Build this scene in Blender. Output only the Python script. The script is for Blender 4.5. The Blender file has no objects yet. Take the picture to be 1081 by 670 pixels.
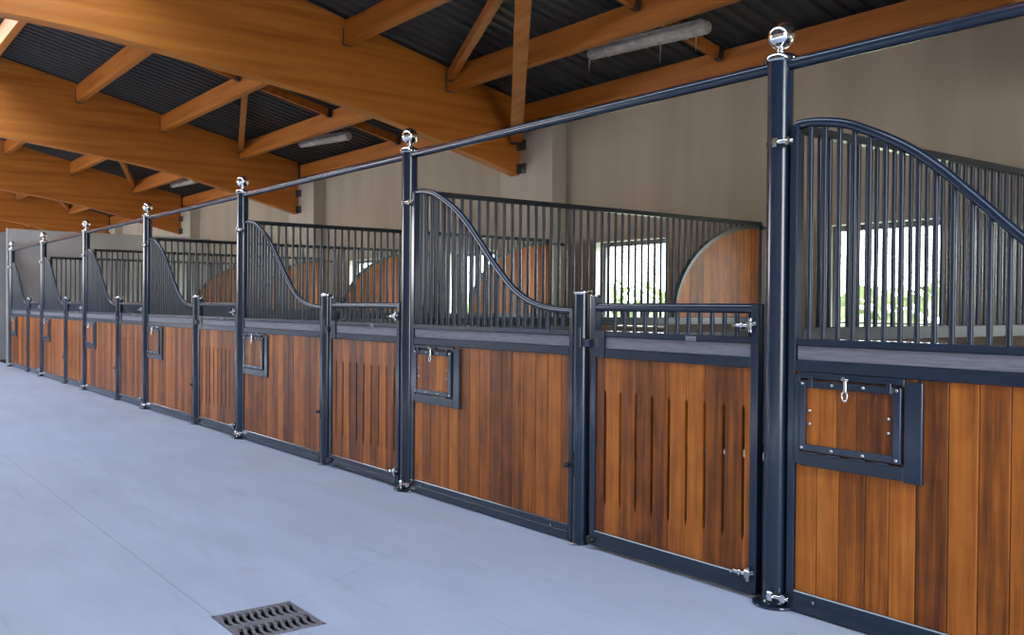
import bpy, math, random
from mathutils import Vector, Matrix
random.seed(7)
SC = bpy.context.scene
COL = SC.collection
PI = math.pi
B = 3.4            # stall width along x
WY = 4.45          # inner face of the back wall
EAVE_A, EAVE_B = 5.225, -.235      # underside of the roof deck: z = A + B*y (stall side of the ridge)
RY = -2.3          # ridge line

# ------------------------------------------------------------------ materials
def mat(name):
    m = bpy.data.materials.new(name); m.use_nodes = True
    nt = m.node_tree; b = nt.nodes['Principled BSDF']
    return m, nt, b
def N(nt, t, **k):
    n = nt.nodes.new(t)
    for a, v in k.items(): setattr(n, a, v)
    return n
def ramp(nt, stops):
    r = N(nt, 'ShaderNodeValToRGB'); e = r.color_ramp.elements
    while len(e) > 1: e.remove(e[0])
    e[0].position = stops[0][0]; e[0].color = (*stops[0][1], 1)
    for p, c in stops[1:]:
        q = e.new(p); q.color = (*c, 1)
    return r
def simple(name, col, rough=.5, metal=0, spec=.5, bump=0, bscale=40, coat=0):
    m, nt, b = mat(name)
    b.inputs['Base Color'].default_value = (*col, 1); b.inputs['Roughness'].default_value = rough
    b.inputs['Metallic'].default_value = metal; b.inputs['Specular IOR Level'].default_value = spec
    b.inputs['Coat Weight'].default_value = coat; b.inputs['Coat Roughness'].default_value = .12
    if bump:
        tc = N(nt, 'ShaderNodeTexCoord'); no = N(nt, 'ShaderNodeTexNoise'); no.inputs['Scale'].default_value = bscale
        bp = N(nt, 'ShaderNodeBump'); bp.inputs['Strength'].default_value = bump; bp.inputs['Distance'].default_value = .01
        nt.links.new(tc.outputs['Object'], no.inputs['Vector']); nt.links.new(no.outputs['Fac'], bp.inputs['Height'])
        nt.links.new(bp.outputs['Normal'], b.inputs['Normal'])
    return m
def noisy(name, stops, scale=(1, 1, 1), nscale=4, rough=.7, detail=6, bump=.1, spec=.3, use='Object'):
    m, nt, b = mat(name)
    tc = N(nt, 'ShaderNodeTexCoord'); mp = N(nt, 'ShaderNodeMapping'); mp.inputs['Scale'].default_value = scale
    no = N(nt, 'ShaderNodeTexNoise'); no.inputs['Scale'].default_value = nscale; no.inputs['Detail'].default_value = detail
    r = ramp(nt, stops); L = nt.links.new
    L(tc.outputs[use], mp.inputs['Vector']); L(mp.outputs[0], no.inputs['Vector']); L(no.outputs['Fac'], r.inputs[0]); L(r.outputs[0], b.inputs['Base Color'])
    b.inputs['Roughness'].default_value = rough; b.inputs['Specular IOR Level'].default_value = spec
    if bump:
        bp = N(nt, 'ShaderNodeBump'); bp.inputs['Strength'].default_value = bump; bp.inputs['Distance'].default_value = .01
        L(no.outputs['Fac'], bp.inputs['Height']); L(bp.outputs['Normal'], b.inputs['Normal'])
    return m, nt, b
M = {}
M['steel'] = simple('blue_black_painted_steel', (.009, .021, .046), .2, 0, .5, coat=.2)
M['bar'] = simple('painted_steel_bars', (.009, .019, .038), .27, 0, .42)
M['dark'] = simple('dark_painted_steel', (.012, .018, .026), .34, 0, .5)
M['chrome'] = simple('polished_chrome', (.82, .82, .84), .07, 1)
M['zinc'] = simple('zinc_hardware', (.42, .44, .47), .22, 1)
M['black'] = simple('black_plastic', (.01, .01, .01), .4)
M['band'], _, _ = noisy('grey_plank_band', [(.3, (.14, .14, .175)), (.7, (.21, .21, .26))], (3, 3, 40), 3, .55)
M['arc'] = simple('grey_arc_trim', (.045, .055, .055), .35, .2)
M['lamp'], _, _ = noisy('dusty_lamp_plastic', [(.3, (.30, .27, .25)), (.7, (.55, .52, .50))], (2, 8, 8), 4, .45)
M['cobweb'] = simple('cobweb', (.4, .37, .34), .9)
M['frame'] = simple('window_frame_paint', (.10, .10, .11), .5)
M['reveal'] = simple('white_reveal', (.62, .62, .60), .7)
M['bracket'] = simple('galvanised_bracket', (.09, .09, .09), .5, .6)
M['grate'], _, _ = noisy('cast_iron', [(.3, (.10, .095, .11)), (.7, (.24, .225, .26))], (1, 1, 1), 60, .6, spec=.4)
M['bedding'], _, _ = noisy('slot_shade_mat', [(.3, (.010, .009, .008)), (.7, (.018, .016, .014))], (1, 1, 1), 30, .9)  # near-black colour stands in for the shade behind the gate slots
M['void'] = simple('drain_pit', (.008, .008, .008), .9)

def plank_wood():
    m, nt, b = mat('oiled_bamboo_planks'); L = nt.links.new
    tc = N(nt, 'ShaderNodeTexCoord'); at = N(nt, 'ShaderNodeAttribute'); at.attribute_name = 'tone'
    oi = N(nt, 'ShaderNodeObjectInfo')
    cb = N(nt, 'ShaderNodeCombineXYZ'); L(at.outputs['Fac'], cb.inputs[0]); L(oi.outputs['Random'], cb.inputs[1])
    wn = N(nt, 'ShaderNodeTexWhiteNoise', noise_dimensions='3D'); L(cb.outputs[0], wn.inputs[0])
    off = N(nt, 'ShaderNodeVectorMath', operation='SCALE'); L(wn.outputs['Color'], off.inputs[0]); off.inputs['Scale'].default_value = 37
    ad = N(nt, 'ShaderNodeVectorMath', operation='ADD'); L(tc.outputs['Object'], ad.inputs[0]); L(off.outputs[0], ad.inputs[1])
    def noise(sc, s, d):
        mp = N(nt, 'ShaderNodeMapping'); mp.inputs['Scale'].default_value = sc; L(ad.outputs[0], mp.inputs[0])
        n = N(nt, 'ShaderNodeTexNoise'); n.inputs['Scale'].default_value = s; n.inputs['Detail'].default_value = d; L(mp.outputs[0], n.inputs['Vector']); return n
    streak = noise((14, 14, .55), 2.2, 5); fine = noise((70, 70, 2.2), 2, 3); blot = noise((5, 5, 3.5), 1.6, 4)
    def math_(op, a, c, v=None):
        n = N(nt, 'ShaderNodeMath', operation=op)
        if hasattr(a, 'node'): L(a, n.inputs[0])
        else: n.inputs[0].default_value = a
        if hasattr(c, 'node'): L(c, n.inputs[1])
        else: n.inputs[1].default_value = c
        return n.outputs[0]
    t = math_('MULTIPLY', wn.outputs['Value'], .52)
    s = math_('MULTIPLY', streak.outputs['Fac'], .85)
    f = math_('MULTIPLY', fine.outputs['Fac'], .42)
    bl = math_('MULTIPLY', blot.outputs['Fac'], .42)
    v = math_('ADD', math_('ADD', t, s), math_('ADD', f, bl)); v = math_('SUBTRACT', v, .62)
    r = ramp(nt, [(.05, (.046, .015, .006)), (.28, (.115, .033, .007)), (.46, (.25, .070, .009)), (.66, (.41, .120, .014)), (.92, (.56, .195, .030))])
    L(v, r.inputs[0]); L(r.outputs[0], b.inputs['Base Color'])
    b.inputs['Roughness'].default_value = .45; b.inputs['Specular IOR Level'].default_value = .28
    bp = N(nt, 'ShaderNodeBump'); bp.inputs['Strength'].default_value = .12; bp.inputs['Distance'].default_value = .003
    L(fine.outputs['Fac'], bp.inputs['Height']); L(bp.outputs[0], b.inputs['Normal'])
    return m
M['plank'] = plank_wood()

def glulam(name, along, k=1.):
    # honey coloured glued laminated timber; along = 0 (x) or 1 (y) grain direction
    m, nt, b = mat(name); L = nt.links.new
    tc = N(nt, 'ShaderNodeTexCoord'); mp = N(nt, 'ShaderNodeMapping')
    sc = [9, 9, 9]; sc[along] = .5; mp.inputs['Scale'].default_value = sc
    L(tc.outputs['Object'], mp.inputs[0])
    n = N(nt, 'ShaderNodeTexNoise'); n.inputs['Scale'].default_value = 1.2; n.inputs['Detail'].default_value = 6; L(mp.outputs[0], n.inputs['Vector'])
    sx = N(nt, 'ShaderNodeSeparateXYZ'); L(tc.outputs['Object'], sx.inputs[0])
    # laminations: 4.5 cm layers following the height, tone per layer
    ml = N(nt, 'ShaderNodeMath', operation='MULTIPLY'); L(sx.outputs[2], ml.inputs[0]); ml.inputs[1].default_value = 1 / .045
    fl = N(nt, 'ShaderNodeMath', operation='FLOOR'); L(ml.outputs[0], fl.inputs[0])
    wn = N(nt, 'ShaderNodeTexWhiteNoise', noise_dimensions='1D'); L(fl.outputs[0], wn.inputs['W'])
    mx = N(nt, 'ShaderNodeMath', operation='MULTIPLY_ADD'); L(wn.outputs['Value'], mx.inputs[0]); mx.inputs[1].default_value = .13; L(n.outputs['Fac'], mx.inputs[2])
    r = ramp(nt, [(.22, (.30 * k, .085 * k, .010)), (.50, (.47 * k, .150 * k, .020)), (.85, (.60 * k, .225 * k, .040))])
    L(mx.outputs[0], r.inputs[0]); L(r.outputs[0], b.inputs['Base Color'])
    b.inputs['Roughness'].default_value = .5; b.inputs['Specular IOR Level'].default_value = .35
    return m
M['glulam_y'] = glulam('honey_glulam_arch', 1); M['glulam_x'] = glulam('honey_glulam_purlin', 0, .90)

def concrete_floor():
    m, nt, b = mat('brushed_concrete_floor'); L = nt.links.new
    tc = N(nt, 'ShaderNodeTexCoord')
    def noise(sc, s, d, src='Object'):
        mp = N(nt, 'ShaderNodeMapping'); mp.inputs['Scale'].default_value = sc; L(tc.outputs[src], mp.inputs[0])
        n = N(nt, 'ShaderNodeTexNoise'); n.inputs['Scale'].default_value = s; n.inputs['Detail'].default_value = d; L(mp.outputs[0], n.inputs['Vector']); return n
    a = noise((1, 1, 1), .55, 5); c = noise((.7, 2.4, 1), 1.6, 6); g = noise((1, 1, 1), 90, 2)
    mix = N(nt, 'ShaderNodeMath', operation='ADD'); L(a.outputs['Fac'], mix.inputs[0]); L(c.outputs['Fac'], mix.inputs[1])
    mg = N(nt, 'ShaderNodeMath', operation='MULTIPLY_ADD'); L(g.outputs['Fac'], mg.inputs[0]); mg.inputs[1].default_value = .25; L(mix.outputs[0], mg.inputs[2])
    r = ramp(nt, [(.75, (.285, .305, .345)), (1.15, (.375, .395, .435)), (1.0, (.36, .38, .42))])
    r = ramp(nt, [(.0, (.35, .39, .50)), (.42, (.41, .455, .575)), (.58, (.46, .51, .64)), (1, (.51, .56, .69))])
    dv = N(nt, 'ShaderNodeMath', operation='MULTIPLY'); L(mg.outputs[0], dv.inputs[0]); dv.inputs[1].default_value = .44
    L(dv.outputs[0], r.inputs[0])
    # faint rusty stains
    st = noise((1, 1.6, 1), 2.3, 3); sr = ramp(nt, [(.66, (0, 0, 0)), (.78, (1, 1, 1))]); L(st.outputs['Fac'], sr.inputs[0])
    sm = N(nt, 'ShaderNodeMath', operation='MULTIPLY'); L(sr.outputs[0], sm.inputs[0]); sm.inputs[1].default_value = .35
    mc = N(nt, 'ShaderNodeMix', data_type='RGBA'); L(sm.outputs[0], mc.inputs[0]); L(r.outputs[0], mc.inputs[6]); mc.inputs[7].default_value = (.36, .33, .34, 1)
    sc_ = noise((.9, 9, 1), 1.5, 5); sr2 = ramp(nt, [(.60, (0, 0, 0)), (.70, (1, 1, 1))]); L(sc_.outputs['Fac'], sr2.inputs[0])
    sm2 = N(nt, 'ShaderNodeMath', operation='MULTIPLY'); L(sr2.outputs[0], sm2.inputs[0]); sm2.inputs[1].default_value = .22
    mc2 = N(nt, 'ShaderNodeMix', data_type='RGBA'); L(sm2.outputs[0], mc2.inputs[0]); L(mc.outputs[2], mc2.inputs[6]); mc2.inputs[7].default_value = (.27, .30, .37, 1); mc = mc2
    # saw cut joints: one along the aisle and one across at every few metres
    sx = N(nt, 'ShaderNodeSeparateXYZ'); L(tc.outputs['Object'], sx.inputs[0])
    wob = noise((1, 1, 1), 1.1, 2)
    def joint(outp, pos, w, period=None):
        s = N(nt, 'ShaderNodeMath', operation='SUBTRACT'); L(outp, s.inputs[0]); s.inputs[1].default_value = pos
        o = s.outputs[0]
        if period:
            pp = N(nt, 'ShaderNodeMath', operation='PINGPONG'); L(o, pp.inputs[0]); pp.inputs[1].default_value = period / 2; o = pp.outputs[0]
        ab = N(nt, 'ShaderNodeMath', operation='ABSOLUTE'); L(o, ab.inputs[0])
        lt = N(nt, 'ShaderNodeMath', operation='LESS_THAN'); L(ab.outputs[0], lt.inputs[0]); lt.inputs[1].default_value = w; return lt.outputs[0]
    j1 = joint(sx.outputs[1], -2.215, .004)
    # hairline crack from the drain towards the stalls, drifting in x
    xo = N(nt, 'ShaderNodeMath', operation='MULTIPLY_ADD'); L(sx.outputs[1], xo.inputs[0]); xo.inputs[1].default_value = .52; L(sx.outputs[0], xo.inputs[2])
    xw = N(nt, 'ShaderNodeMath', operation='MULTIPLY_ADD'); L(wob.outputs['Fac'], xw.inputs[0]); xw.inputs[1].default_value = .22; L(xo.outputs[0], xw.inputs[2])
    j2 = joint(xw.outputs[0], -2.26, .0025)
    gate = N(nt, 'ShaderNodeMath', operation='GREATER_THAN'); L(sx.outputs[1], gate.inputs[0]); gate.inputs[1].default_value = -1.85
    gt2 = N(nt, 'ShaderNodeMath', operation='LESS_THAN'); L(sx.outputs[1], gt2.inputs[0]); gt2.inputs[1].default_value = -.95
    gmul = N(nt, 'ShaderNodeMath', operation='MULTIPLY'); L(gate.outputs[0], gmul.inputs[0]); L(gt2.outputs[0], gmul.inputs[1]); gate = gmul
    g2 = N(nt, 'ShaderNodeMath', operation='MULTIPLY'); L(j2, g2.inputs[0]); L(gate.outputs[0], g2.inputs[1])
    mxj = N(nt, 'ShaderNodeMath', operation='MAXIMUM'); L(j1, mxj.inputs[0]); L(g2.outputs[0], mxj.inputs[1])
    ms = N(nt, 'ShaderNodeMath', operation='MULTIPLY'); L(mxj.outputs[0], ms.inputs[0]); ms.inputs[1].default_value = .33
    mj = N(nt, 'ShaderNodeMix', data_type='RGBA'); L(ms.outputs[0], mj.inputs[0]); L(mc.outputs[2], mj.inputs[6]); mj.inputs[7].default_value = (.10, .11, .14, 1)
    L(mj.outputs[2], b.inputs['Base Color']); b.inputs['Roughness'].default_value = .62; b.inputs['Specular IOR Level'].default_value = .3
    bp = N(nt, 'ShaderNodeBump'); bp.inputs['Strength'].default_value = .15; bp.inputs['Distance'].default_value = .004
    L(mg.outputs[0], bp.inputs['Height']); L(bp.outputs[0], b.inputs['Normal'])
    return m
M['floor'] = concrete_floor()
M['wall'], nt, _b = noisy('board_marked_concrete', [(.25, (.35, .305, .24)), (.5, (.405, .355, .28)), (.75, (.46, .405, .325))], (1.2, 1.2, .22), 1.6, .85, bump=.08)
M['pilaster'], _, _ = noisy('pale_concrete', [(.3, (.44, .40, .34)), (.7, (.50, .465, .40))], (1.5, 1.5, .4), 2, .85)
M['greywall'], _, _ = noisy('grey_cast_wall', [(.3, (.42, .41, .42)), (.7, (.50, .49, .50))], (1, 1, 1), 1.5, .6)
M['greywall2'], _, _ = noisy('darker_grey_wall', [(.3, (.26, .26, .275)), (.7, (.32, .32, .33))], (1, 1, 1), 1.5, .6)
M['deck'], _, _ = noisy('charcoal_sheet_metal', [(.3, (.040, .043, .046)), (.7, (.055, .059, .063))], (8, .5, 1), 2, .5, bump=.05)
M['grass'], _, _ = noisy('meadow', [(.3, (.20, .22, .13)), (.7, (.30, .32, .20))], (1, 1, 1), 1.2, .9)
M['leaf'], _, _ = noisy('foliage', [(.3, (.16, .20, .11)), (.7, (.30, .35, .20))], (1, 1, 1), .8, .7)
M['yard'], _, _ = noisy('yard_gravel', [(.3, (.36, .35, .33)), (.7, (.46, .45, .42))], (1, 1, 1), 8, .9)
def glass():
    m, nt, b = mat('clear_pane'); L = nt.links.new
    nt.nodes.remove(b); out = nt.nodes['Material Output']
    t = N(nt, 'ShaderNodeBsdfTransparent'); t.inputs[0].default_value = (.93, .96, .96, 1)
    g = N(nt, 'ShaderNodeBsdfGlossy'); g.inputs['Roughness'].default_value = .02
    fr = N(nt, 'ShaderNodeFresnel'); fr.inputs[0].default_value = 1.45
    ge = N(nt, 'ShaderNodeNewGeometry'); iv = N(nt, 'ShaderNodeMath', operation='SUBTRACT'); iv.inputs[0].default_value = 1; L(ge.outputs['Backfacing'], iv.inputs[1])
    ml = N(nt, 'ShaderNodeMath', operation='MULTIPLY'); L(fr.outputs[0], ml.inputs[0]); L(iv.outputs[0], ml.inputs[1])
    x = N(nt, 'ShaderNodeMixShader'); L(ml.outputs[0], x.inputs[0]); L(t.outputs[0], x.inputs[1]); L(g.outputs[0], x.inputs[2]); L(x.outputs[0], out.inputs[0])
    return m
M['glass'] = glass()

# ------------------------------------------------------------------ mesh helpers
class MB:
    def __init__(s): s.v = []; s.f = []; s.t = []; s.sm = []
    def add(s, v, f, tone=0., smooth=False):
        o = len(s.v); s.v += [tuple(p) for p in v]; s.f += [tuple(i + o for i in q) for q in f]; s.t += [tone] * len(v); s.sm += [smooth] * len(f); return s
    def box(s, x0, x1, y0, y1, z0, z1, tone=0., bev=0.):
        if bev:   # box with chamfered vertical and horizontal edges on all sides
            b = min(bev, (x1 - x0) / 2.01, (y1 - y0) / 2.01, (z1 - z0) / 2.01)
            vs = []; idx = {}
            for ix, X in enumerate((x0, x1)):
                for iy, Y in enumerate((y0, y1)):
                    for iz, Z in enumerate((z0, z1)):
                        sx, sy, sz = (1 if ix == 0 else -1), (1 if iy == 0 else -1), (1 if iz == 0 else -1)
                        for a, p in enumerate(((X, Y + sy * b, Z + sz * b), (X + sx * b, Y, Z + sz * b), (X + sx * b, Y + sy * b, Z))):
                            idx[ix, iy, iz, a] = len(vs); vs.append(p)
            f = []
            q = lambda *k: tuple(idx[i] for i in k)
            for i in (0, 1):
                f.append(q((i,0,0,0),(i,1,0,0),(i,1,1,0),(i,0,1,0))); f.append(q((0,i,0,1),(1,i,0,1),(1,i,1,1),(0,i,1,1))); f.append(q((0,0,i,2),(1,0,i,2),(1,1,i,2),(0,1,i,2)))
            for i in (0, 1):
                for j in (0, 1):
                    f.append(q((i,j,0,0),(i,j,0,1),(i,j,1,1),(i,j,1,0))); f.append(q((i,0,j,0),(i,0,j,2),(i,1,j,2),(i,1,j,0))); f.append(q((0,i,j,1),(0,i,j,2),(1,i,j,2),(1,i,j,1)))
            for k in [(a, b2, c) for a in (0, 1) for b2 in (0, 1) for c in (0, 1)]:
                f.append(q((*k, 0), (*k, 1), (*k, 2)))
            return s.add(vs, f, tone)
        v = [(x, y, z) for x in (x0, x1) for y in (y0, y1) for z in (z0, z1)]
        return s.add(v, [(0,1,3,2),(4,6,7,5),(0,4,5,1),(2,3,7,6),(0,2,6,4),(1,5,7,3)], tone)
    def prism(s, pts, axis, a0, a1, tone=0.):
        # pts: polygon in the two other axes (in x,y,z order), extruded along axis from a0 to a1
        def mk(p, a):
            l = [p[0], p[1]]; l.insert(axis, a); return tuple(l)
        n = len(pts); v = [mk(p, a0) for p in pts] + [mk(p, a1) for p in pts]
        f = [tuple(range(n)), tuple(range(2 * n - 1, n - 1, -1))] + [(i, (i + 1) % n, (i + 1) % n + n, i + n) for i in range(n)]
        return s.add(v, f, tone)
    def tube(s, pts, r, n=12, cap=True, rr=None):
        P = [Vector(p) for p in pts]; vs = []; fs = []
        up = None
        for i, p in enumerate(P):
            d = (P[min(i + 1, len(P) - 1)] - P[max(i - 1, 0)]).normalized()
            if up is None:
                up = Vector((0, 0, 1)) if abs(d.z) < .9 else Vector((1, 0, 0))
            a = d.cross(up).normalized(); up = a.cross(d).normalized()
            R = rr[i] if rr else r
            for k in range(n):
                t = 2 * PI * k / n; vs.append(p + a * (R * math.cos(t)) + up * (R * math.sin(t)))
        for i in range(len(P) - 1):
            for k in range(n):
                fs.append((i * n + k, i * n + (k + 1) % n, (i + 1) * n + (k + 1) % n, (i + 1) * n + k))
        s.add(vs, fs, 0, True)
        if cap:
            for e in (0, len(P) - 1):
                s.add([vs[e * n + k] for k in range(n)], [tuple(range(n))])
        return s
    def lathe(s, prof, c=(0, 0, 0), n=28):
        # break the profile at sharp corners so each stretch shades smoothly on its own
        cut = [0]
        for i in range(1, len(prof) - 1):
            a = Vector((prof[i][0] - prof[i-1][0], prof[i][1] - prof[i-1][1])); b = Vector((prof[i+1][0] - prof[i][0], prof[i+1][1] - prof[i][1]))
            if a.length and b.length and abs(a.angle(b)) > .62: cut.append(i)
        cut.append(len(prof) - 1)
        if len(cut) > 2:
            for i, j in zip(cut, cut[1:]): s.lathe(prof[i:j + 1], c, n)
            return s
        vs = [(c[0] + r * math.cos(2 * PI * k / n), c[1] + r * math.sin(2 * PI * k / n), c[2] + z) for r, z in prof for k in range(n)]
        fs = [(i * n + k, i * n + (k + 1) % n, (i + 1) * n + (k + 1) % n, (i + 1) * n + k) for i in range(len(prof) - 1) for k in range(n)]
        return s.add(vs, fs, 0, True)
    def build(s, name, m, parent=None, loc=(0, 0, 0)):
        me = bpy.data.meshes.new(name); me.from_pydata(s.v, [], s.f); me.polygons.foreach_set('use_smooth', s.sm)
        at = me.attributes.new('tone', 'FLOAT', 'POINT'); at.data.foreach_set('value', s.t)
        import bmesh
        bm = bmesh.new(); bm.from_mesh(me); bmesh.ops.recalc_face_normals(bm, faces=bm.faces); bm.to_mesh(me); bm.free()
        me.materials.append(m)
        o = bpy.data.objects.new(name, me); COL.objects.link(o); o.location = loc
        if parent: o.parent = parent
        return o
def tag(o, label, cat, group=None):
    o['label'] = label; o['category'] = cat; o['kind'] = 'thing'
    if group: o['group'] = group
    elif 'group' in o: del o['group']
    return o
def thing(name, label, cat, loc=(0, 0, 0), group=None):
    o = bpy.data.objects.new(name, None); COL.objects.link(o); o.location = loc; o.empty_display_size = .1
    return tag(o, label, cat, group)
def struct(o): o['kind'] = 'structure'; return o
def copy_tree(o, parent=None):
    c = o.copy(); COL.objects.link(c); c.parent = parent
    for ch in [x for x in KIDS.get(o.name, [])]: copy_tree(ch, c)
    return c
KIDS = {}
def index(o):
    KIDS.clear()
    for x in bpy.data.objects:
        if x.parent: KIDS.setdefault(x.parent.name, []).append(x)
def dup(o, loc, label, group):
    index(o); c = copy_tree(o); c.location = loc; c['label'] = label; c['group'] = group; return c
ORD = ['nearest', 'second', 'third', 'fourth', 'fifth', 'sixth', 'seventh']

# ------------------------------------------------------------------ tall posts with ball finials
G = 'tall posts of the stall fronts'
POST_L = ['tall round steel post with the largest chrome ball, between open foreground grille and first gate',
          'second tall ball-topped post from the drain end, beside the second stall gate',
          'third tall ball-topped post from the near end, standing under the second arched beam foot',
          'fourth tall ball-topped post from the near end of the stall row',
          'fifth tall ball-topped post from the near end of the stall row',
          'sixth tall ball-topped post, last but one before the grey end wall',
          'last tall ball-topped post, standing against the edge of the grey end wall']
post = thing('stall_post', POST_L[0], 'post', (0, 0, 0), G)
MB().lathe([(0, .012), (.060, .012), (.060, 2.585), (0, 2.585)], n=32).build('shaft', M['steel'], post)
MB().lathe([(0, 0), (.104, 0), (.108, .006), (.106, .013), (.066, .019), (.062, .03)], n=36).build('base_flange', M['steel'], post)
MB().lathe([(.0, 2.570), (.070, 2.570), (.077, 2.577), (.077, 2.590), (.068, 2.603), (.042, 2.612), (.022, 2.622), (.018, 2.634), (.022, 2.642), (0, 2.645)], n=32).build('collar', M['chrome'], post)
r_ = .063
MB().lathe([(r_ * math.sin(PI * i / 20), 2.698 - r_ * math.cos(PI * i / 20)) for i in range(21)], n=32).build('ball_finial', M['chrome'], post)
def clamp(z):   # chrome hinge clamp gripping the frame of the panel
    m = MB(); m.lathe([(.058, z - .010), (.0635, z - .009), (.0635, z + .009), (.058, z + .010)], n=28)
    c = m.build('hinge_clamp', M['steel'], post)
    k = MB(); k.tube([(.030, -.052, z), (.030, -.086, z)], .017, 10); k.tube([(.088, -.030, z), (.088, -.066, z)], .019, 10)
    k.tube([(.016, -.074, z), (.112, -.050, z)], .011, 10); k.box(.012, .040, -.084, -.050, z - .022, z + .022, bev=.004)
    k.build('hinge_bolt', M['chrome'], c)
clamp(2.185); clamp(.058)
posts = [post]
for n in range(1, 7): posts.append(dup(post, (-n * B, 0, 0), POST_L[n], G))

# tie rail between the post heads
G = 'tie rails linking the tall posts'
rail = None
RL = ['blue steel tie rail running out of view over the foreground swan-neck grille'] + \
     ['blue steel tie rail between the %s and %s ball-topped posts from the near end' % (a, b) for a, b in
      (('first', 'second'), ('second', 'third'), ('third', 'fourth'), ('fourth', 'fifth'), ('fifth', 'sixth'), ('sixth', 'seventh'))]
for n in range(7):
    if rail is None:
        rail = thing('tie_rail', RL[0], 'rail', (0, 0, 2.553), G)
        MB().tube([(.057, 0, 0), (B - .057, 0, 0)], .0275, 20).build('tube', M['steel'], rail)
        for x, sg in ((.06, 1), (B - .06, -1)):
            MB().lathe([(0, 0), (.013, 0), (.011, .006), (0, .008)], n=12).build('bolt', M['chrome'], rail, (x + sg * .012, 0, .026))
    else: dup(rail, (-n * B, 0, 2.553), RL[n], G)

# ------------------------------------------------------------------ swan neck panels
TOPC = [(.10, 2.262), (.16, 2.264), (.25, 2.254), (.355, 2.230), (.45, 2.190), (.547, 2.143), (.66, 2.078), (.785, 1.985), (.875, 1.905), (.967, 1.822), (1.07, 1.725), (1.18, 1.63), (1.30, 1.538), (1.40, 1.482), (1.50, 1.440), (1.61, 1.412), (1.72, 1.396), (1.83, 1.388), (1.945, 1.386)]
def smooth(pts, k=4):
    out = []
    for i in range(len(pts) - 1):
        p0, p1, p2, p3 = pts[max(i - 1, 0)], pts[i], pts[i + 1], pts[min(i + 2, len(pts) - 1)]
        for j in range(k):
            t = j / k
            out.append(tuple(.5 * (2 * b + (c - a) * t + (2 * a - 5 * b + 4 * c - d) * t * t + (3 * b - a - 3 * c + d) * t ** 3) for a, b, c, d in zip(p0, p1, p2, p3)))
    out.append(pts[-1]); return out
TOP = smooth(TOPC)
def topz(x):
    for (a, za), (b, zb) in zip(TOP, TOP[1:]):
        if a <= x <= b: return za + (zb - za) * (x - a) / (b - a)
    return TOP[-1][1]
G = 'swan-neck stall fronts with feed hatches'
PANEL_L = ['foreground stall front with the large cropped swan-neck grille and open view of its feed hatch',
           'swan-neck stall front right of the second tall post, beside the nearest slotted gate',
           'swan-neck stall front between the third tall post and the second slotted gate',
           'swan-neck stall front between the fourth tall post and the third slotted gate',
           'swan-neck stall front between the fifth tall post and the fourth slotted gate',
           'swan-neck stall front between the sixth tall post and the fifth slotted gate',
           'farthest swan-neck stall front with pale planks, beside the grey end wall']
panel = thing('stall_screen', PANEL_L[0], 'stall screen', (0, 0, 0), G)
f = MB()
x0, x1 = .078, 1.945
f.box(x0, x0 + .040, -.028, .028, .005, 2.262, bev=.004)                    # stile by the tall post
f.box(x1 - .035, x1, -.028, .028, .005, 1.40, bev=.004)
f.box(x0 + .04, x1 - .035, -.030, .030, .006, .104, bev=.005)               # bottom channel
f.box(x0 + .04, x1 - .035, -.034, -.030, .052, .058)                        # pressed line of the channel
f.box(x0 + .04, x1 - .035, -.028, .028, 1.118, 1.172, bev=.004)
f.box(x0 + .04, x1 - .035, -.028, .028, 1.238, 1.272, bev=.004)
f.build('frame', M['steel'], panel)
MB().tube([(x, 0, z) for x, z in TOP], .022, 14).build('swan_neck_rail', M['steel'], panel)
MB().box(x0 + .045, x1 - .04, -.019, .016, 1.172, 1.238, bev=.003).build('grey_band', M['band'], panel)
for k in range(24):
    x = .172 + .0748 * k
    if x > x1 - .06: break
    MB().tube([(x, 0, 1.268), (x, 0, topz(x) - .008)], .0128, 10).build('bar', M['bar'], panel)
w = MB(); xs = [x0 + .04, .231, .346, .475, .588, .708, .845, .967, 1.09, 1.215, 1.33, 1.455, 1.58, 1.70, 1.825, x1 - .035]
for a, b in zip(xs, xs[1:]):
    w.box(a + .0012, b - .0012, -.016, .012, .100, 1.122, random.random(), bev=.0035)
w.build('plank_infill', M['plank'], panel)
# feed hatch
h = MB()
h.box(.118, .150, -.034, -.012, .695, 1.108, bev=.003); h.box(.662, .742, -.034, -.012, .685, 1.108, bev=.003)
h.box(.150, .662, -.034, -.012, .690, .752, bev=.003); h.box(.150, .662, -.034, -.012, 1.088, 1.118, bev=.003)
hatch = h.build('feed_hatch', M['steel'], panel)
h = MB(); fx0, fx1, fz0, fz1 = .156, .654, .760, 1.082
h.box(fx0, fx0 + .032, -.046, -.020, fz0, fz1, bev=.003); h.box(fx1 - .036, fx1, -.046, -.020, fz0, fz1, bev=.003)
h.box(fx0 + .032, fx1 - .036, -.046, -.020, fz0, fz0 + .032, bev=.003); h.box(fx0 + .032, fx1 - .036, -.046, -.020, fz1 - .032, fz1, bev=.003)
h.build('flap_frame', M['steel'], hatch)
h = MB(); xs = [fx0 + .03, .258, .345, .442, .540, fx1 - .034]
for a, b in zip(xs, xs[1:]): h.box(a + .001, b - .001, -.037, -.018, fz0 + .03, fz1 - .03, random.random(), bev=.002)
h.build('flap_boards', M['plank'], hatch)
for a in (.185, .30, .42, .53): MB().tube([(a, -.050, fz0 - .008), (a + .075, -.050, fz0 - .008)], .0055, 8).build('hinge_barrel', M['steel'], hatch)
for a in (.215, .60): MB().box(a - .012, a + .012, -.052, -.030, 1.05, 1.10, bev=.003).build('flap_stop', M['steel'], hatch)
scr = [(fx0 + .016 + i * (fx1 - fx0 - .034) / 3, z) for z in (fz0 + .014, fz1 - .015) for i in range(4)] + [(fx0 + .052, .885), (fx0 + .052, .945), (fx1 - .058, .885), (fx1 - .058, .945)]
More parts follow.
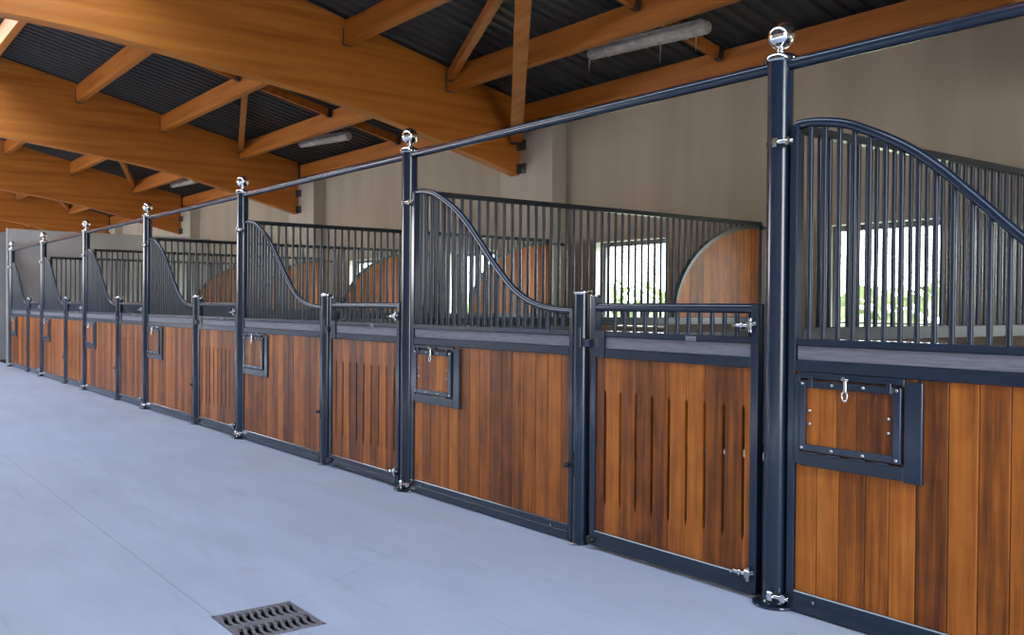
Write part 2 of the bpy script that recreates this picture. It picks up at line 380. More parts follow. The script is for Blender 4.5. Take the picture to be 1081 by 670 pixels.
for (a, z) in scr:
    yb = -.046 if z < fz0 + .04 or z > fz1 - .04 else -.037
    k = MB(); k.tube([(a, yb + .003, z), (a, yb - .004, z), (a, yb - .0065, z)], 0, 12, rr=[.0085, .0085, .005]); k.build('screw', M['zinc'], hatch)
k = MB(); k.tube([(.401, -.058, 1.098), (.401, -.058, 1.045)], .008, 10); k.tube([(.401, -.052, 1.104), (.401, -.074, 1.104)], .009, 10); k.tube([(.385, -.060, 1.098), (.419, -.060, 1.098)], .006, 8)
eb = k.build('eye_bolt', M['chrome'], hatch)
k = MB(); k.tube([(.401 + .0135 * math.sin(2 * PI * i / 18), -.062, 1.026 + .021 * math.cos(2 * PI * i / 18)) for i in range(19)], .0042, 8, cap=False)
k.build('ring', M['chrome'], hatch)
MB().tube([(.235, -.031, .072), (.235, -.037, .072)], .008, 12).build('screw', M['zinc'], panel)
MB().tube([(1.760, -.031, .072), (1.760, -.037, .072)], .008, 12).build('screw', M['zinc'], panel)
MB().tube([(1.905, -.014, .46), (1.905, -.052, .46), (1.905, -.056, .46)], 0, 14, rr=[.013, .015, .009]).build('stop_knob', M['black'], panel)
for n in range(1, 7): dup(panel, (-n * B, 0, 0), PANEL_L[n], G)

# ------------------------------------------------------------------ short hinge posts and doors
G = 'short hinge posts of the stall doors'
SP_L = ['short round post with chrome cap at the hinge side of the nearest slotted gate',
        'short capped post at the hinge side of the second slotted gate',
        'short capped post at the hinge side of the third slotted gate', 'short capped post at the hinge side of the fourth slotted gate',
        'short capped post at the hinge side of the fifth slotted gate', 'short capped post at the hinge side of the farthest slotted gate']
sp = thing('hinge_post', SP_L[0], 'post', (-1.402, 0, 0), G)
MB().lathe([(0, 0), (.050, 0), (.050, 1.49), (0, 1.49)], n=24).build('shaft', M['steel'], sp)
MB().lathe([(.0, 1.484), (.053, 1.484), (.056, 1.490), (.056, 1.500), (.050, 1.507), (0, 1.511)], n=24).build('cap', M['chrome'], sp)
k = MB(); k.tube([(-.012, -.046, .50), (-.012, -.054, .50)], .006, 8); k.box(-.016, -.010, -.0525, -.045, .40, .56); k.build('bolt_slot', M['black'], sp)
k = MB(); k.tube([(.028, -.043, 1.17), (.028, -.043, 1.29)], .012, 10); k.build('hinge_pin', M['steel'], sp)
k = MB(); k.box(-.03, .02, -.075, -.045, 0, .014, bev=.003); k.build('floor_bracket', M['zinc'], sp)
sps = [sp] + [dup(sp, (-1.402 - n * B, 0, 0), SP_L[n], G) for n in range(1, 6)]

G = 'slotted stall gates'
DOOR_L = ['nearest slotted wooden stall gate, left of the tallest post', 'second slotted wooden stall gate from the near end, beside the second tall post',
          'third slotted wooden stall gate from the near end', 'fourth slotted wooden stall gate from the near end',
          'fifth slotted wooden stall gate from the near end', 'farthest slotted wooden stall gate, last before the end of the row']
door = thing('slotted_gate', DOOR_L[0], 'stall gate', (0, 0, 0), G)
a0, a1 = -1.300, -.096
f = MB()
f.box(a0, a0 + .045, -.028, .024, .022, 1.470, bev=.004); f.box(a1 - .044, a1, -.028, .024, .022, 1.430, bev=.004)
f.box(a0 + .045, a1 - .044, -.030, .026, .022, .112, bev=.005); f.box(a0 + .045, a1 - .044, -.033, -.030, .058, .063)
f.box(a0 + .045, a1 - .044, -.028, .024, 1.118, 1.170, bev=.004); f.box(a0 + .045, a1 - .044, -.028, .024, 1.238, 1.272, bev=.004)
fr = f.build('frame', M['steel'], door)
MB().tube([(a0 + .03, -.002, 1.408), (a1 - .002, -.002, 1.408)], .0245, 14).build('top_rail', M['steel'], door)
MB().lathe([(0, 0), (.028, 0), (.030, .006), (.027, .012), (0, .014)], n=18).build('stile_cap', M['chrome'], door, (a0 + .020, -.002, 1.468))
for k in range(13):
    x = -.165 - .0795 * k
    MB().tube([(x, -.002, 1.268), (x, -.002, 1.392)], .0128, 10).build('bar', M['bar'], door)
MB().box(a0 + .115, a1 - .048, -.019, .014, 1.170, 1.238, bev=.003).build('grey_band', M['band'], door)
# corner plate with a notch at the hinge side
p = MB()
p.prism([(a0 + .03, 1.12), (a0 + .125, 1.12), (a0 + .125, 1.272), (a0 + .03, 1.272)], 1, -.033, -.020)
pl = p.build('corner_plate', M['steel'], door)
MB().box(a0 + .055, a0 + .080, -.0345, -.030, 1.175, 1.225).build('plate_slot', M['black'], pl)
MB().box(a0 - .035, a0 + .02, -.052, -.022, 1.175, 1.225, bev=.004).build('upper_hinge', M['steel'], door)
k = MB(); k.box(a0 + .0, a0 + .03, -.050, -.028, .035, .075, bev=.004); k.tube([(a0 + .045, -.03, .058), (a0 + .045, -.055, .058), (a0 + .045, -.060, .058)], 0, 12, rr=[.014, .014, .009]); k.build('lower_hinge', M['black'], door)
MB().box(-.555, -.485, -.036, -.026, 1.236, 1.262, bev=.003).build('keeper_plate', M['band'], door)
# slotted boards
js = [a0 + .045] + [-1.181 + .124 * k for k in range(9)] + [a1 - .044]
w = MB(); zb, zt, s0, s1, g = .108, 1.122, .300, .935, .010
for i, (a, b) in enumerate(zip(js, js[1:])):
    l, r = a + .001, b - .001; tone = random.random()
    def side(x, sg, slot):
        if not slot: return [(x, zb), (x, zt)]
        return [(x, zb), (x, s0 - .035), (x + sg * g, s0), (x + sg * g, s1 - .02), (x, s1)] + [(x, zt)]
    L_ = side(l, 1, i > 0); R_ = side(r, -1, i < len(js) - 2)
    # front face split into convex quads by column: outer slivers and a centre strip
    c0, c1 = (l + g if i > 0 else l + .002), (r - g if i < len(js) - 2 else r - .002)
    w.box(c0, c1, -.016, .002, zb, zt, tone)
    if i > 0:
        w.prism([(l, zb), (c0, zb), (c0, s0), (l, s0 - .035)], 1, -.016, .002, tone); w.prism([(l, s1), (c0, s1 - .02), (c0, zt), (l, zt)], 1, -.016, .002, tone)
    else: w.box(l, c0, -.016, .002, zb, zt, tone)
    if i < len(js) - 2:
        w.prism([(c1, zb), (r, zb), (r, s0 - .035), (c1, s0)], 1, -.016, .002, tone); w.prism([(c1, s1 - .02), (r, s1), (r, zt), (c1, zt)], 1, -.016, .002, tone)
    else: w.box(c1, r, -.016, .002, zb, zt, tone)
w.build('slotted_boards', M['plank'], door)
def latch(z, sgn=1):
    k = MB()
    k.tube([(-.215, -.046, z), (-.120, -.046, z)], .0095, 10); k.tube([(-.215, -.046, z), (-.215, -.066, z)], .008, 8)
    k.tube([(-.176, -.046, z), (-.168, -.046, z)], .018, 12)
    b_ = k.build('latch_bolt', M['chrome'], door)
    k = MB(); k.box(-.146, -.114, -.060, -.028, z - .020, z + .022, bev=.006); k.tube([(-.128, -.045, z - .032), (-.128, -.045, z + .036)], .011, 10); k.tube([(-.128, -.045, z + .002), (-.098, -.035, z + .012)], .010, 8)
    k.build('latch_housing', M['zinc'], b_)
latch(1.325); latch(.120)
for n in range(1, 6): dup(door, (-n * B, 0, 0), DOOR_L[n], G)

# ------------------------------------------------------------------ partitions between stalls
G = 'partitions between the stalls'
PL = ['dark barred partition seen through the foreground grille behind the tallest post', 'barred partition with curved orange wood corner, behind the second tall post',
      'barred partition with curved wood corner, behind the third tall post', 'barred partition with curved wood corner, behind the fourth tall post',
      'barred partition behind the fifth tall post', 'barred partition behind the sixth tall post, closest to the grey end wall']
part = thing('stall_partition', PL[0], 'partition', (0, .10, 0), G)
yo = -.10
y0, y1 = .118 + yo, 4.20 + yo
f = MB()
f.box(-.022, .022, y0, y0 + .04, 0.0, 2.29, bev=.004); f.box(-.022, .022, y1 - .05, y1, 0.0, 2.29, bev=.004)
f.box(-.026, .026, y0 + .04, y1 - .05, .006, .09, bev=.004); f.box(-.022, .022, y0 + .04, y1 - .05, 1.12, 1.175, bev=.004)
f.box(-.022, .022, y0 + .04, y1 - .05, 1.245, 1.318, bev=.004)
f.box(-.027, .027, y0, y1, 2.255, 2.295, bev=.005)
f.build('frame', M['dark'], part)
cy, cz, ea, eb_ = 4.15 + yo, 1.318, 1.235, .925
def arcz(y):
    t = (cy - y) / ea
    return cz + eb_ * math.sqrt(max(0, 1 - t * t)) if t < 1 else cz
nb = int((y1 - .09 - (y0 + .11)) / .0835)
for i in range(nb + 1):
    y = y0 + .115 + .0835 * i
    zb_ = 1.315 if y < cy - ea - .02 else arcz(y)
    if 2.257 - zb_ < .03: continue
    MB().tube([(0, y, zb_), (0, y, 2.262)], .0132, 10).build('bar', M['bar'], part)
w = MB(); y = y0 + .045
while y < y1 - .06:
    b = min(y + .122, y1 - .052); w.box(-.014, .014, y, b - .002, .085, 1.125, random.random(), bev=.003); y = b + .0005
w.build('lower_planks', M['plank'], part)
# quarter panel of boards
ys = [cy - ea + .012 + i * .1 for i in range(13)]; ys = [v for v in ys if v < y1 - .06] + [y1 - .05]
w = MB()
for a, b in zip(ys, ys[1:]):
    t = random.random(); sub = 4
    pts = [(a + .001, 1.318)] + [(a + .001 + (b - a - .002) * j / sub, arcz(a + .001 + (b - a - .002) * j / sub) - .006) for j in range(sub + 1)] + [(b - .001, 1.318)]
    pts[0] = (a + .001, 1.312); pts[-1] = (b - .001, 1.312)
    w.prism(pts, 0, -.013, .013, t)
q = w.build('curved_wood_panel', M['plank'], part)
arc = [(cy - ea * math.cos(t), cz + eb_ * math.sin(t)) for t in [PI / 2 * i / 28 for i in range(29)]]
v = []; fs = []
for i, (ya, za) in enumerate(arc):
    ty, tz = ea * math.sin(PI / 2 * i / 28), eb_ * math.cos(PI / 2 * i / 28); l = math.hypot(ty, tz); ny, nz = -tz / l, ty / l
    for dx, d in ((-.028, .010), (.028, .010), (.028, -.022), (-.028, -.022)): v.append((dx, ya + ny * d, za + nz * d))
for i in range(28):
    for k in range(4): fs.append((i * 4 + k, i * 4 + (k + 1) % 4, i * 4 + 4 + (k + 1) % 4, i * 4 + 4 + k))
fs += [(0, 1, 2, 3), (112, 113, 114, 115)]
MB().add(v, fs).build('curved_trim', M['arc'], q)
k = MB(); k.tube([(.03, y1 - .02, 2.235), (.03, y1 + .15, 2.235)], .011, 8); k.tube([(.03, y1 + .15, 2.235), (.03, y1 + .25, 2.235)], .019, 8); k.box(-.005, .045, y1 - .045, y1 - .005, 2.21, 2.26)
k.build('wall_bolt', M['dark'], part)
for n in range(1, 6): dup(part, (-n * B, .10, 0), PL[n], G)

# ------------------------------------------------------------------ floor and its drain
DX0, DX1, DY0, DY1 = -1.385, -.995, -2.23, -1.85
v = []; xs_ = [-40, DX0, DX1, 9.2]; ys_ = [-9.4, DY0, DY1, 4.75]
fl = MB()
for i in range(3):
    for j in range(3):
        if (i, j) == (1, 1): continue
        fl.box(xs_[i], xs_[i + 1], ys_[j], ys_[j + 1], -.15, 0)
struct(fl.build('floor', M['floor']))
sf = MB()
for k in range(9): sf.box(-3.36 - B * (k - 2), -.04 - B * (k - 2), .06, 4.18, -.02, .012)
struct(sf.build('floor_stalls', M['bedding']))  # dark mats added over the stall floors to keep the slots dark
dr = thing('floor_drain', 'square cast-iron drain grate with S-shaped slots set in the concrete', 'drain', ((DX0 + DX1) / 2, (DY0 + DY1) / 2, 0))
hx, hy = (DX1 - DX0) / 2, (DY1 - DY0) / 2
p = MB(); p.box(-hx, hx, -hy, hy, -.149, -.12); [p.box(*b) for b in ((-hx, -hx + .006, -hy, hy, -.12, -.012), (hx - .006, hx, -hy, hy, -.12, -.012), (-hx, hx, -hy, -hy + .006, -.12, -.012), (-hx, hx, hy - .006, hy, -.12, -.012))]
p.build('pit', M['void'], dr)
g = MB(); e = .019
g.box(-hx, hx, -hy, -hy + e, -.014, .003, bev=.002); g.box(-hx, hx, hy - e, hy, -.014, .003, bev=.002); g.box(-hx, -hx + e, -hy, hy, -.014, .003, bev=.002); g.box(hx - e, hx, -hy, hy, -.014, .003, bev=.002); g.box(-.011, .011, -hy + e, hy - e, -.014, .003)
# wavy webs: between them lie the S slots; two rows
ns = 10; sp_ = (2 * hy - 2 * e) / ns
for row, (xa, xb) in enumerate(((-hx + e, -.011), (.011, hx - e))):
    for k in range(ns + 1):
        yc = -hy + e + k * sp_; v = []; fs = []; st = 14
        for i in range(st + 1):
            t = i / st; x = xa + (xb - xa) * t; wv = .0085 * math.sin(2 * PI * t + .3); hw = sp_ * (.23 if .1 < t < .9 else .48)
            yy = min(max(yc + wv, -hy + e * .5), hy - e * .5)
            for dy, z in ((-hw, .002), (hw, .002), (hw, -.013), (-hw, -.013)): v.append((x, min(max(yy + dy, -hy + .004), hy - .004), z))
        for i in range(st):
            for q_ in range(4): fs.append((i * 4 + q_, i * 4 + (q_ + 1) % 4, i * 4 + 4 + (q_ + 1) % 4, i * 4 + 4 + q_))
        g.add(v, fs)
g.build('grate', M['grate'], dr)

# ------------------------------------------------------------------ walls and windows
BX = [-.2, -7.6, -14.85, -22.1, -29.35, -36.6]
WX = [(-2.80 - 3.4 * k, -1.57 - 3.4 * k) for k in range(-3, 10)]
WZ0, WZ1 = 1.16, 2.24
def long_wall(name, ya, yb, top):
    m = MB(); x = -38.0
    for a, b in sorted(WX):
        m.box(x, a, ya, yb, -.1, top); m.box(a, b, ya, yb, -.1, WZ0); m.box(a, b, ya, yb, WZ1, top); x = b
    m.box(x, 9.0, ya, yb, -.1, top)
    return struct(m.build(name, M['wall']))
long_wall('wall_back', WY, WY + .26, 4.17)
m = MB(); m.box(-38, 9, -9.31, -9.05, -.1, 1.9); m.box(-38, 9, -9.31, -9.05, 3.75, 4.17); m.box(-11, 9, -9.31, -9.05, 1.9, 3.75)  # unseen wall; its strip opening is added to light the back wall
for bx in BX[2:]: m.box(bx - .2, bx + .2, -9.31, -9.05, 1.9, 3.75)
struct(m.build('wall_front', M['wall']))
wn = 0
for (yi, yo_, sg) in ((WY, WY + .26, 1),):
    for a, b in sorted(WX, reverse=True):
        if sg == 1 and a > 4: continue
        wn += 1
        lo, hi = min(yi, yo_), max(yi, yo_)
        r = MB(); r.box(a, a + .008, lo, hi, WZ0, WZ1); r.box(b - .008, b, lo, hi, WZ0, WZ1); r.box(a, b, lo, hi, WZ1 - .008, WZ1); r.box(a, b, lo - .015, hi, WZ0 - .0, WZ0 + .02)
        W = struct(r.build('window_%d' % wn, M['reveal']))
        yf = yi + sg * .15
        k = MB(); t = .055; d0, d1 = yf - .03, yf + .03
        k.box(a + .008, a + .008 + t, d0, d1, WZ0 + .02, WZ1 - .008); k.box(b - .008 - t, b - .008, d0, d1, WZ0 + .02, WZ1 - .008)
        k.box(a + .008 + t, b - .008 - t, d0, d1, WZ1 - .008 - t, WZ1 - .008); k.box(a + .008 + t, b - .008 - t, d0, d1, WZ0 + .02, WZ0 + .02 + t)
        k.box(a + .008 + t, b - .008 - t, d0 + .01, d1 - .01, WZ0 + .02 + t + .025, WZ0 + .02 + t + .045)
        k.build('window_frame', M['frame'], W)
        MB().box(a + .06, b - .06, yf - .004, yf + .004, WZ0 + .07, WZ1 - .06).build('window_pane', M['glass'], W)
# pilasters under the arch feet
PILX = [(x - .35, x + .80) for x in BX]
for i, (a, b) in enumerate(PILX):
    struct(MB().box(a if i else -.30, b if i else .8, 4.212, WY + .01, 0, 3.90).build('trim_%d' % (i + 1), M['pilaster']))
# grey wall closing the stall row, and the wall across the far aisle
struct(MB().box(-20.62, -20.50, -.06, 4.45, 0, 3.04, bev=.008).build('wall_end', M['greywall']))
struct(MB().box(-20.57, -20.49, -.080, -.06, 0, 3.05).build('trim_20', M['greywall']))
wf = MB(); wf.box(-23.2, -23.0, -9.05, 4.45, 1.552, 3.13, bev=.004); wf.box(-23.2, -23.003, -9.05, 4.45, 0, 1.545)
struct(wf.build('wall_far', M['greywall2']))
def gable(name, xa, xb, hole=None):
    zr = EAVE_A + EAVE_B * RY; m = MB()
    if hole:
        ya, yb, h_ = hole
        zt_ = lambda y: (EAVE_A + EAVE_B * y if y > RY else EAVE_A + EAVE_B * (2 * RY - y)) - .01
        m.prism([(-9.05, 0), (ya, 0), (ya, zt_(ya)), (-9.05, zt_(-9.05))], 0, xa, xb); m.prism([(yb, 0), (4.45, 0), (4.45, zt_(4.45)), (yb, zt_(yb))], 0, xa, xb)
        m.prism([(ya, h_), (yb, h_), (yb, zt_(yb)), (RY, zt_(RY)), (ya, zt_(ya))], 0, xa, xb)
    else: m.prism([(-9.05, 0), (4.45, 0), (4.45, 4.16), (RY, zr - .01), (-9.05, 4.16)], 0, xa, xb)
    return struct(m.build(name, M['wall']))
gable('wall_left', -38.2, -38.0); gable('wall_right', 9.0, 9.25, (-5.0, -1.8, 5.0))

# ------------------------------------------------------------------ roof: corrugated deck with a ridge light
SK0, SK1 = -1.50, RY - .05           # ridge opening in y
def deck(name, side):
    v = []; fs = []; pitch = .19; x = -38.4; prof = []
    while x < 9.4:
        prof += [(x, .0), (x + .055, .0), (x + .070, .032), (x + .175, .032)]; x += pitch
    rows = [SK0, 1.5, 4.85] if side > 0 else [RY - .06, -6.0, -9.45]
    for y in rows:
        yy = y if side > 0 else 2 * RY - y
        z = EAVE_A + EAVE_B * yy
        v += [(a, y, z + b) for a, b in prof]
    n = len(prof)
    for r in range(len(rows) - 1):
        for i in range(n - 1): fs.append((r * n + i, r * n + i + 1, (r + 1) * n + i + 1, (r + 1) * n + i))
    m = MB(); m.add(v, fs)
    m.add([(a, b, c + .055) for a, b, c in [(-38.4, rows[0], v[0][2]), (9.4, rows[0], v[0][2]), (9.4, rows[-1], v[-1][2]), (-38.4, rows[-1], v[-1][2])]], [(0, 1, 2, 3)])
    return struct(m.build(name, M['deck']))
deck('ceiling', 1); deck('ceiling_far_slope', -1)
# glazed ridge
zs = EAVE_A + EAVE_B * SK0; zr = EAVE_A + EAVE_B * RY
k = MB(); k.prism([(SK0 + .05, zs + .05), (RY - .1, zr + .095), (RY - .1, zr + .10), (SK0 + .05, zs + .055)], 0, -38.4, 9.4)
sk = struct(k.build('window_%d' % (wn + 1), M['glass']))
k = MB()
for i in range(48): k.prism([(SK0 + .04, zs), (RY - .06, zr + .03), (RY - .06, zr + .07), (SK0 + .04, zs + .04)], 0, -38.4 + i, -38.35 + i)
k.build('window_frame', M['frame'], sk)

# ------------------------------------------------------------------ arched beams
LOW = smooth([(4.205, 3.215), (3.7, 3.345), (3.19, 3.470), (2.6, 3.625), (2.07, 3.745), (1.587, 3.840), (1.1, 3.918), (.73, 3.966), (.40, 4.005), (-.25, 4.08), (-.9, 4.148), (-1.6, 4.205), (RY, 4.225)], 3)
prof = [(y, z) for y, z in LOW]
top = [(RY, zr - .01), (4.205, EAVE_A + EAVE_B * 4.205 - .005)]
full = prof + [(2 * RY - y, z) for y, z in reversed(prof[:-1])] + [(2 * RY - 4.205, top[1][1])] + [top[0], top[1]]
full = [(y, z) for y, z in full]
def beam_mesh():
    m = MB(); n = len(prof)
    pts = []
    m_up = []
    for (y, z) in prof: m_up.append((y, EAVE_A + EAVE_B * y - .005))
    lowfull = prof + [(2 * RY - y, z) for y, z in reversed(prof[:-1])]
    upfull = m_up + [(2 * RY - y, z) for y, z in reversed(m_up[:-1])]
    v = []
    for (a, b), (c, d) in zip(lowfull, upfull):
        v += [(-.10, a, b + .008), (-.092, a, b), (.092, a, b), (.10, a, b + .008), (.10, c, d), (-.10, c, d)]
    fs = []; K = 6
    for i in range(len(lowfull) - 1):
        for k in range(K): fs.append((i * K + k, i * K + (k + 1) % K, i * K + K + (k + 1) % K, i * K + K + k))
    e_ = (len(lowfull) - 1) * K; fs += [tuple(range(K)), tuple(range(e_, e_ + K))]
    return m.add(v, fs)
G = 'arched glulam beams across the barn'
BL = ['arched timber beam cut off at the top corner above the foreground tie rail', 'first and largest arched glulam beam, its foot on the wall above the second stall',
      'second arched glulam beam, its foot behind the third tall post', 'third arched glulam beam, beyond the second, low over the far stalls',
      'fourth arched glulam beam, just above the grey end wall', 'farthest arched beam, almost hidden behind the fourth']
bt = thing('arched_beam', BL[0], 'beam', (BX[0], 0, 0), G)
MB.build(beam_mesh(), 'glulam_arch', M['glulam_y'], bt)
for z in (3.30, 3.62):
    k = MB(); k.box(.10, .112, 4.15, 4.210, z - .07, z + .07); k.box(.10, .24, 4.196, 4.210, z - .07, z + .07)
    br = k.build('foot_bracket', M['bracket'], bt)
    k = MB(); [k.tube([(.15 + a, 4.197, z + c), (.15 + a, 4.184, z + c)], .012, 8) for a in (0, .06) for c in (-.04, .04)]; k.build('bracket_bolt', M['zinc'], br)
for i in range(1, 6): dup(bt, (BX[i], 0, 0), BL[i], G)

# ------------------------------------------------------------------ purlins, spacers, braces, lamps
PY = [4.30, 3.05, 1.57, .14, -1.30]
ROWN = ['lowest purlin', 'second lowest purlin', 'third lowest purlin', 'fourth lowest purlin', 'topmost purlin']
BAYN = ['in the bay over the foreground', 'between the first and second arched beams', 'between the second and third arched beams', 'between the third and fourth arched beams', 'beyond the fourth arched beam']
def dz(y): return EAVE_A + EAVE_B * y
for bi in range(5):
    xa, xb = BX[bi + 1] + .10, BX[bi] - .10; mid = (xa + xb) / 2
    for ri, y in enumerate(PY):
        if bi == 4 and ri == 4: continue
        d_ = .29 if ri else .25; w_ = .055
        zt_ = dz(y) - .012 - w_ * .235
        m = MB(); L = (xb - xa)
        # ends cut with a small taper at the seat
        m.box(-L / 2 + .004, L / 2 - .004, -w_, w_, -d_, 0, bev=.004)
        root = thing('roof_purlin', 'honey timber %s %s' % (ROWN[ri], BAYN[bi]), 'purlin', (mid, y, zt_), 'roof purlins')
        m.build('timber', M['glulam_x'], root)
        for sx in (-1, 1):
            k = MB(); e1 = sx * (L / 2); k.box(min(e1, e1 - sx * .012), max(e1, e1 - sx * .012), -w_ - .012, w_ + .012, -d_ - .008, -.08); k.box(min(e1, e1 - sx * .04), max(e1, e1 - sx * .04), -w_ - .004, w_ + .004, -d_ - .004, -d_ + .0)
            k.build('joist_shoe', M['bracket'], root)
    def stick(name, label, cat, p, q, w_, h_, grp):
        p, q = Vector(p), Vector(q); d = (q - p); L = d.length; d.normalize()
        s_ = d.cross(Vector((0, 0, 1))).normalized(); u = s_.cross(d)
        root = thing(name, label, cat, p, grp)
        v = [tuple(d * a + s_ * b * w_ / 2 + u * c * h_ / 2) for a in (0, L) for b in (-1, 1) for c in (-1, 1)]
        m = MB(); m.add(v, [(0, 1, 3, 2), (4, 6, 7, 5), (0, 4, 5, 1), (2, 3, 7, 6), (0, 2, 6, 4), (1, 5, 7, 3)]); m.build('timber', M['glulam_x'], root)
        for a in (.0, L - .08):
            v = [tuple(d * (a + e2 * .08) + s_ * b * (w_ / 2 + .006) + u * c * (h_ / 2 + .006)) for e2 in (0, 1) for b in (-1, 1) for c in (-1, 1)]
            k = MB(); k.add(v, [(0, 1, 3, 2), (4, 6, 7, 5), (0, 4, 5, 1), (2, 3, 7, 6), (0, 2, 6, 4), (1, 5, 7, 3)]); k.build('end_shoe', M['bracket'], root)
        return root
    xm = -3.98 if bi == 0 else mid + .4
    if bi < 4:
        for ri in range(4):
            ya, yb = PY[ri] - .058, PY[ri + 1] + .058
            stick('purlin_spacer', 'short spacer just above the %s %s' % (ROWN[ri], BAYN[bi]), 'spacer', (xm, ya, dz(ya) - .09), (xm, yb, dz(yb) - .09), .06, .12, 'spacers between purlins')
        ya, yb = PY[1] - .06, PY[2] + .06
        stick('diagonal_brace', 'slim diagonal roof brace %s' % BAYN[bi], 'brace', (xa + .09, ya, dz(ya) - .16), (xm - .12, yb, dz(yb) - .16), .09, .12, 'diagonal roof braces')
    if bi == 0:
        stick('knee_brace', 'long timber strut rising upright from the foot of the largest arch', 'strut', (-7.47, 4.12, 3.69), (-4.02, 1.58, 4.555), .16, .13, None)
LAMPS = [((-5.13, 3.38, 4.25), (-3.43, 3.40, 4.165)), ((-12.75, 3.36, 4.25), (-11.20, 3.50, 4.19)), ((-20.1, 3.40, 4.25), (-18.5, 3.42, 4.20))]
LL = ['dusty tubular strip lamp with cobwebs, largest one, high in front of the back wall', 'dusty tubular strip lamp between the first and second arch feet', 'small far strip lamp behind the second arched beam']
for i, (p, q) in enumerate(LAMPS):
    p, q = Vector(p), Vector(q); L = (q - p).length; d = (q - p).normalized()
    root = thing('strip_lamp', LL[i], 'lamp', (p + q) / 2, 'strip lamps under the roof')
    root.rotation_euler = (0, -math.asin(d.z), math.atan2(d.y, d.x))
    MB().tube([(-L / 2, 0, 0), (-L / 2 + .02, 0, 0), (L / 2 - .02, 0, 0), (L / 2, 0, 0)], .07, 20, rr=[.055, .068, .068, .055]).build('diffuser', M['lamp'], root)
    MB().box(-L / 2 + .05, L / 2 - .05, -.045, .045, .045, .085, bev=.01).build('housing', M['lamp'], root)
    for x in (-L / 2 + .28, 0, L / 2 - .28): MB().tube([(x - .012, 0, 0), (x + .012, 0, 0)], .073, 20).build('clip', M['lamp'], root)
    for x in (-L / 2 + .3, L / 2 - .3): MB().box(x - .01, x + .01, -.01, .01, .08, .26).build('hanger', M['bracket'], root)
    if i == 0:
        for x, l in ((-L / 2 + .02, .17), (.25, .22), (L / 2 - .12, .18)):
            MB().tube([(x, -.03, -.05), (x + .006, -.035, -.05 - l / 2), (x + .002, -.03, -.05 - l)], .005, 5, rr=[.009, .005, .003]).build('cobweb', M['cobweb'], root)

# ------------------------------------------------------------------ outside
struct(MB().box(-90, 50, 4.72, 90, -.4, -.12).build('ground', M['grass']))
struct(MB().box(-90, 60, -60, -9.32, -.4, -.12).build('ground_yard', M['yard'])); struct(MB().box(9.26, 60, -9.32, 4.72, -.4, -.12).build('ground_forecourt', M['yard']))
tl = MB()
for i in range(2600):
    x = random.uniform(-80, 30); y = 48 + random.uniform(-3, 6); hmax = 2.4 + .8 * math.sin(x * .21) + .5 * math.sin(x * .57 + 1)
    z = random.uniform(0, hmax); s_ = random.uniform(.35, .9); a = Vector((random.gauss(0, 1), random.gauss(0, 1), random.gauss(0, 1))).normalized(); b_ = a.cross(Vector((.3, .5, .8))).normalized(); c = Vector((x, y, z))
    tl.add([c + a * s_, c + b_ * s_ * .7, c - a * s_, c - b_ * s_ * .7], [(0, 1, 2, 3)])
tlo = tag(tl.build('treeline', M['leaf']), 'green line of trees far out in the field, seen through the stall windows', 'trees'); tlo['kind'] = 'stuff'

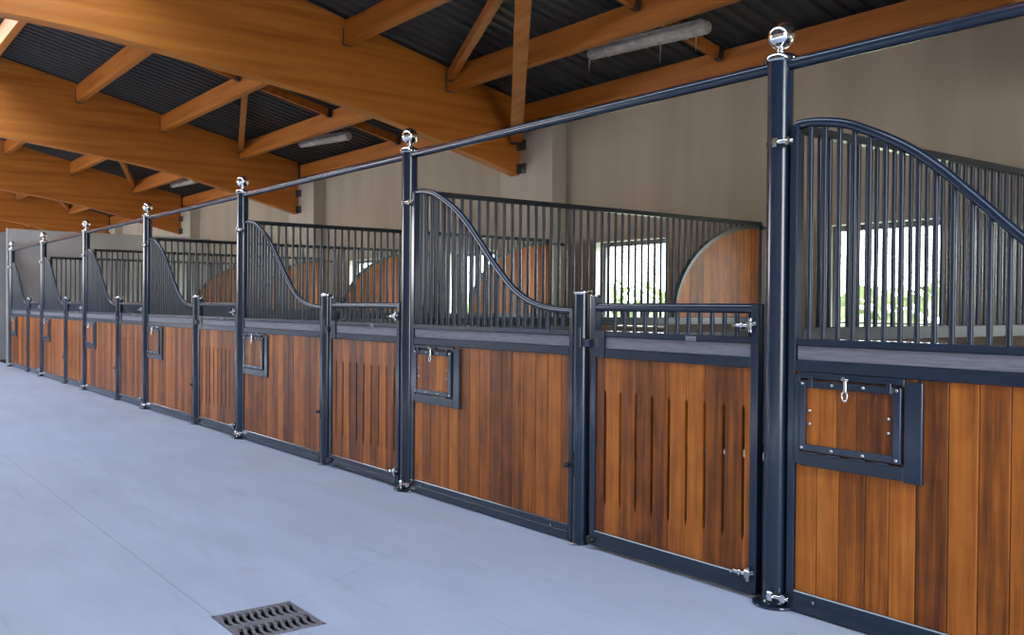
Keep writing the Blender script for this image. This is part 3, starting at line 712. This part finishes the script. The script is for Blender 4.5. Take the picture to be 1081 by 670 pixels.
# ------------------------------------------------------------------ light
w = bpy.data.worlds.new('World'); SC.world = w; w.use_nodes = True; nt = w.node_tree; bg = nt.nodes['Background']
tc = N(nt, 'ShaderNodeTexCoord'); sx = N(nt, 'ShaderNodeSeparateXYZ'); nt.links.new(tc.outputs['Generated'], sx.inputs[0])
r = ramp(nt, [(0, (1, .98, .96)), (.25, (.88, .93, 1)), (1, (.70, .82, 1))]); nt.links.new(sx.outputs[2], r.inputs[0]); nt.links.new(r.outputs[0], bg.inputs[0])
bg.inputs[1].default_value = 13
sl = bpy.data.lights.new('sun', 'SUN'); sl.energy = 45; sl.angle = .012; sl.color = (1, .93, .83)
so = bpy.data.objects.new('sun', sl); COL.objects.link(so)
so.rotation_euler = (-Vector((.35, .62, 1.0))).to_track_quat('-Z', 'Y').to_euler()
def portal(name, loc, rot, sx_, sy_):
    l = bpy.data.lights.new(name, 'AREA'); l.shape = 'RECTANGLE'; l.size = sx_; l.size_y = sy_; l.cycles.is_portal = True
    o = bpy.data.objects.new(name, l); COL.objects.link(o); o.location = loc; o.rotation_euler = rot
portal('ridge_daylight', (-14.5, (SK0 + RY) / 2, zr + .12), (0, 0, 0), 47.6, .95)
portal('door_daylight', (9.3, -3.4, 2.5), (0, PI / 2, 0), 5.0, 3.2)
portal('added_side_portal', (-24.5, -9.36, 2.82), (-PI / 2, 0, 0), 27, 1.85)  # sky portal for the side opening added as extra light

# ------------------------------------------------------------------ camera
yaw, pitch, roll, fpx = 0.922627505245077, 0.01229996172461562, 0.0072754378685296155, 990.1978086773195
cyw, syw, cp, spt = math.cos(yaw), math.sin(yaw), math.cos(pitch), math.sin(pitch)
fw = Vector((-syw * cp, cyw * cp, -spt)); rt = Vector((cyw, syw, 0)); up = rt.cross(fw)
r2 = rt * math.cos(roll) + up * math.sin(roll); u2 = up * math.cos(roll) - rt * math.sin(roll)
cam = bpy.data.cameras.new('camera'); co = bpy.data.objects.new('camera', cam); COL.objects.link(co)
Mx = Matrix((r2, u2, -fw)).transposed().to_4x4(); Mx.translation = Vector((2.788615893787496, -3.6982959720289754, 1.4118536888527062))
co.matrix_world = Mx; cam.sensor_width = 36; cam.sensor_fit = 'HORIZONTAL'; cam.lens = fpx * 36 / 1081; cam.clip_end = 500
SC.camera = co
SC.view_settings.view_transform = 'Standard'; SC.view_settings.look = 'None'; SC.view_settings.gamma = 1; SC.view_settings.use_curve_mapping = False
SC.view_settings.exposure = 0.18
c = SC.cycles; c.use_denoising = True; c.max_bounces = 10; c.diffuse_bounces = 5; c.glossy_bounces = 4; c.transparent_max_bounces = 12; c.sample_clamp_indirect = 6; c.caustics_reflective = False; c.caustics_refractive = False
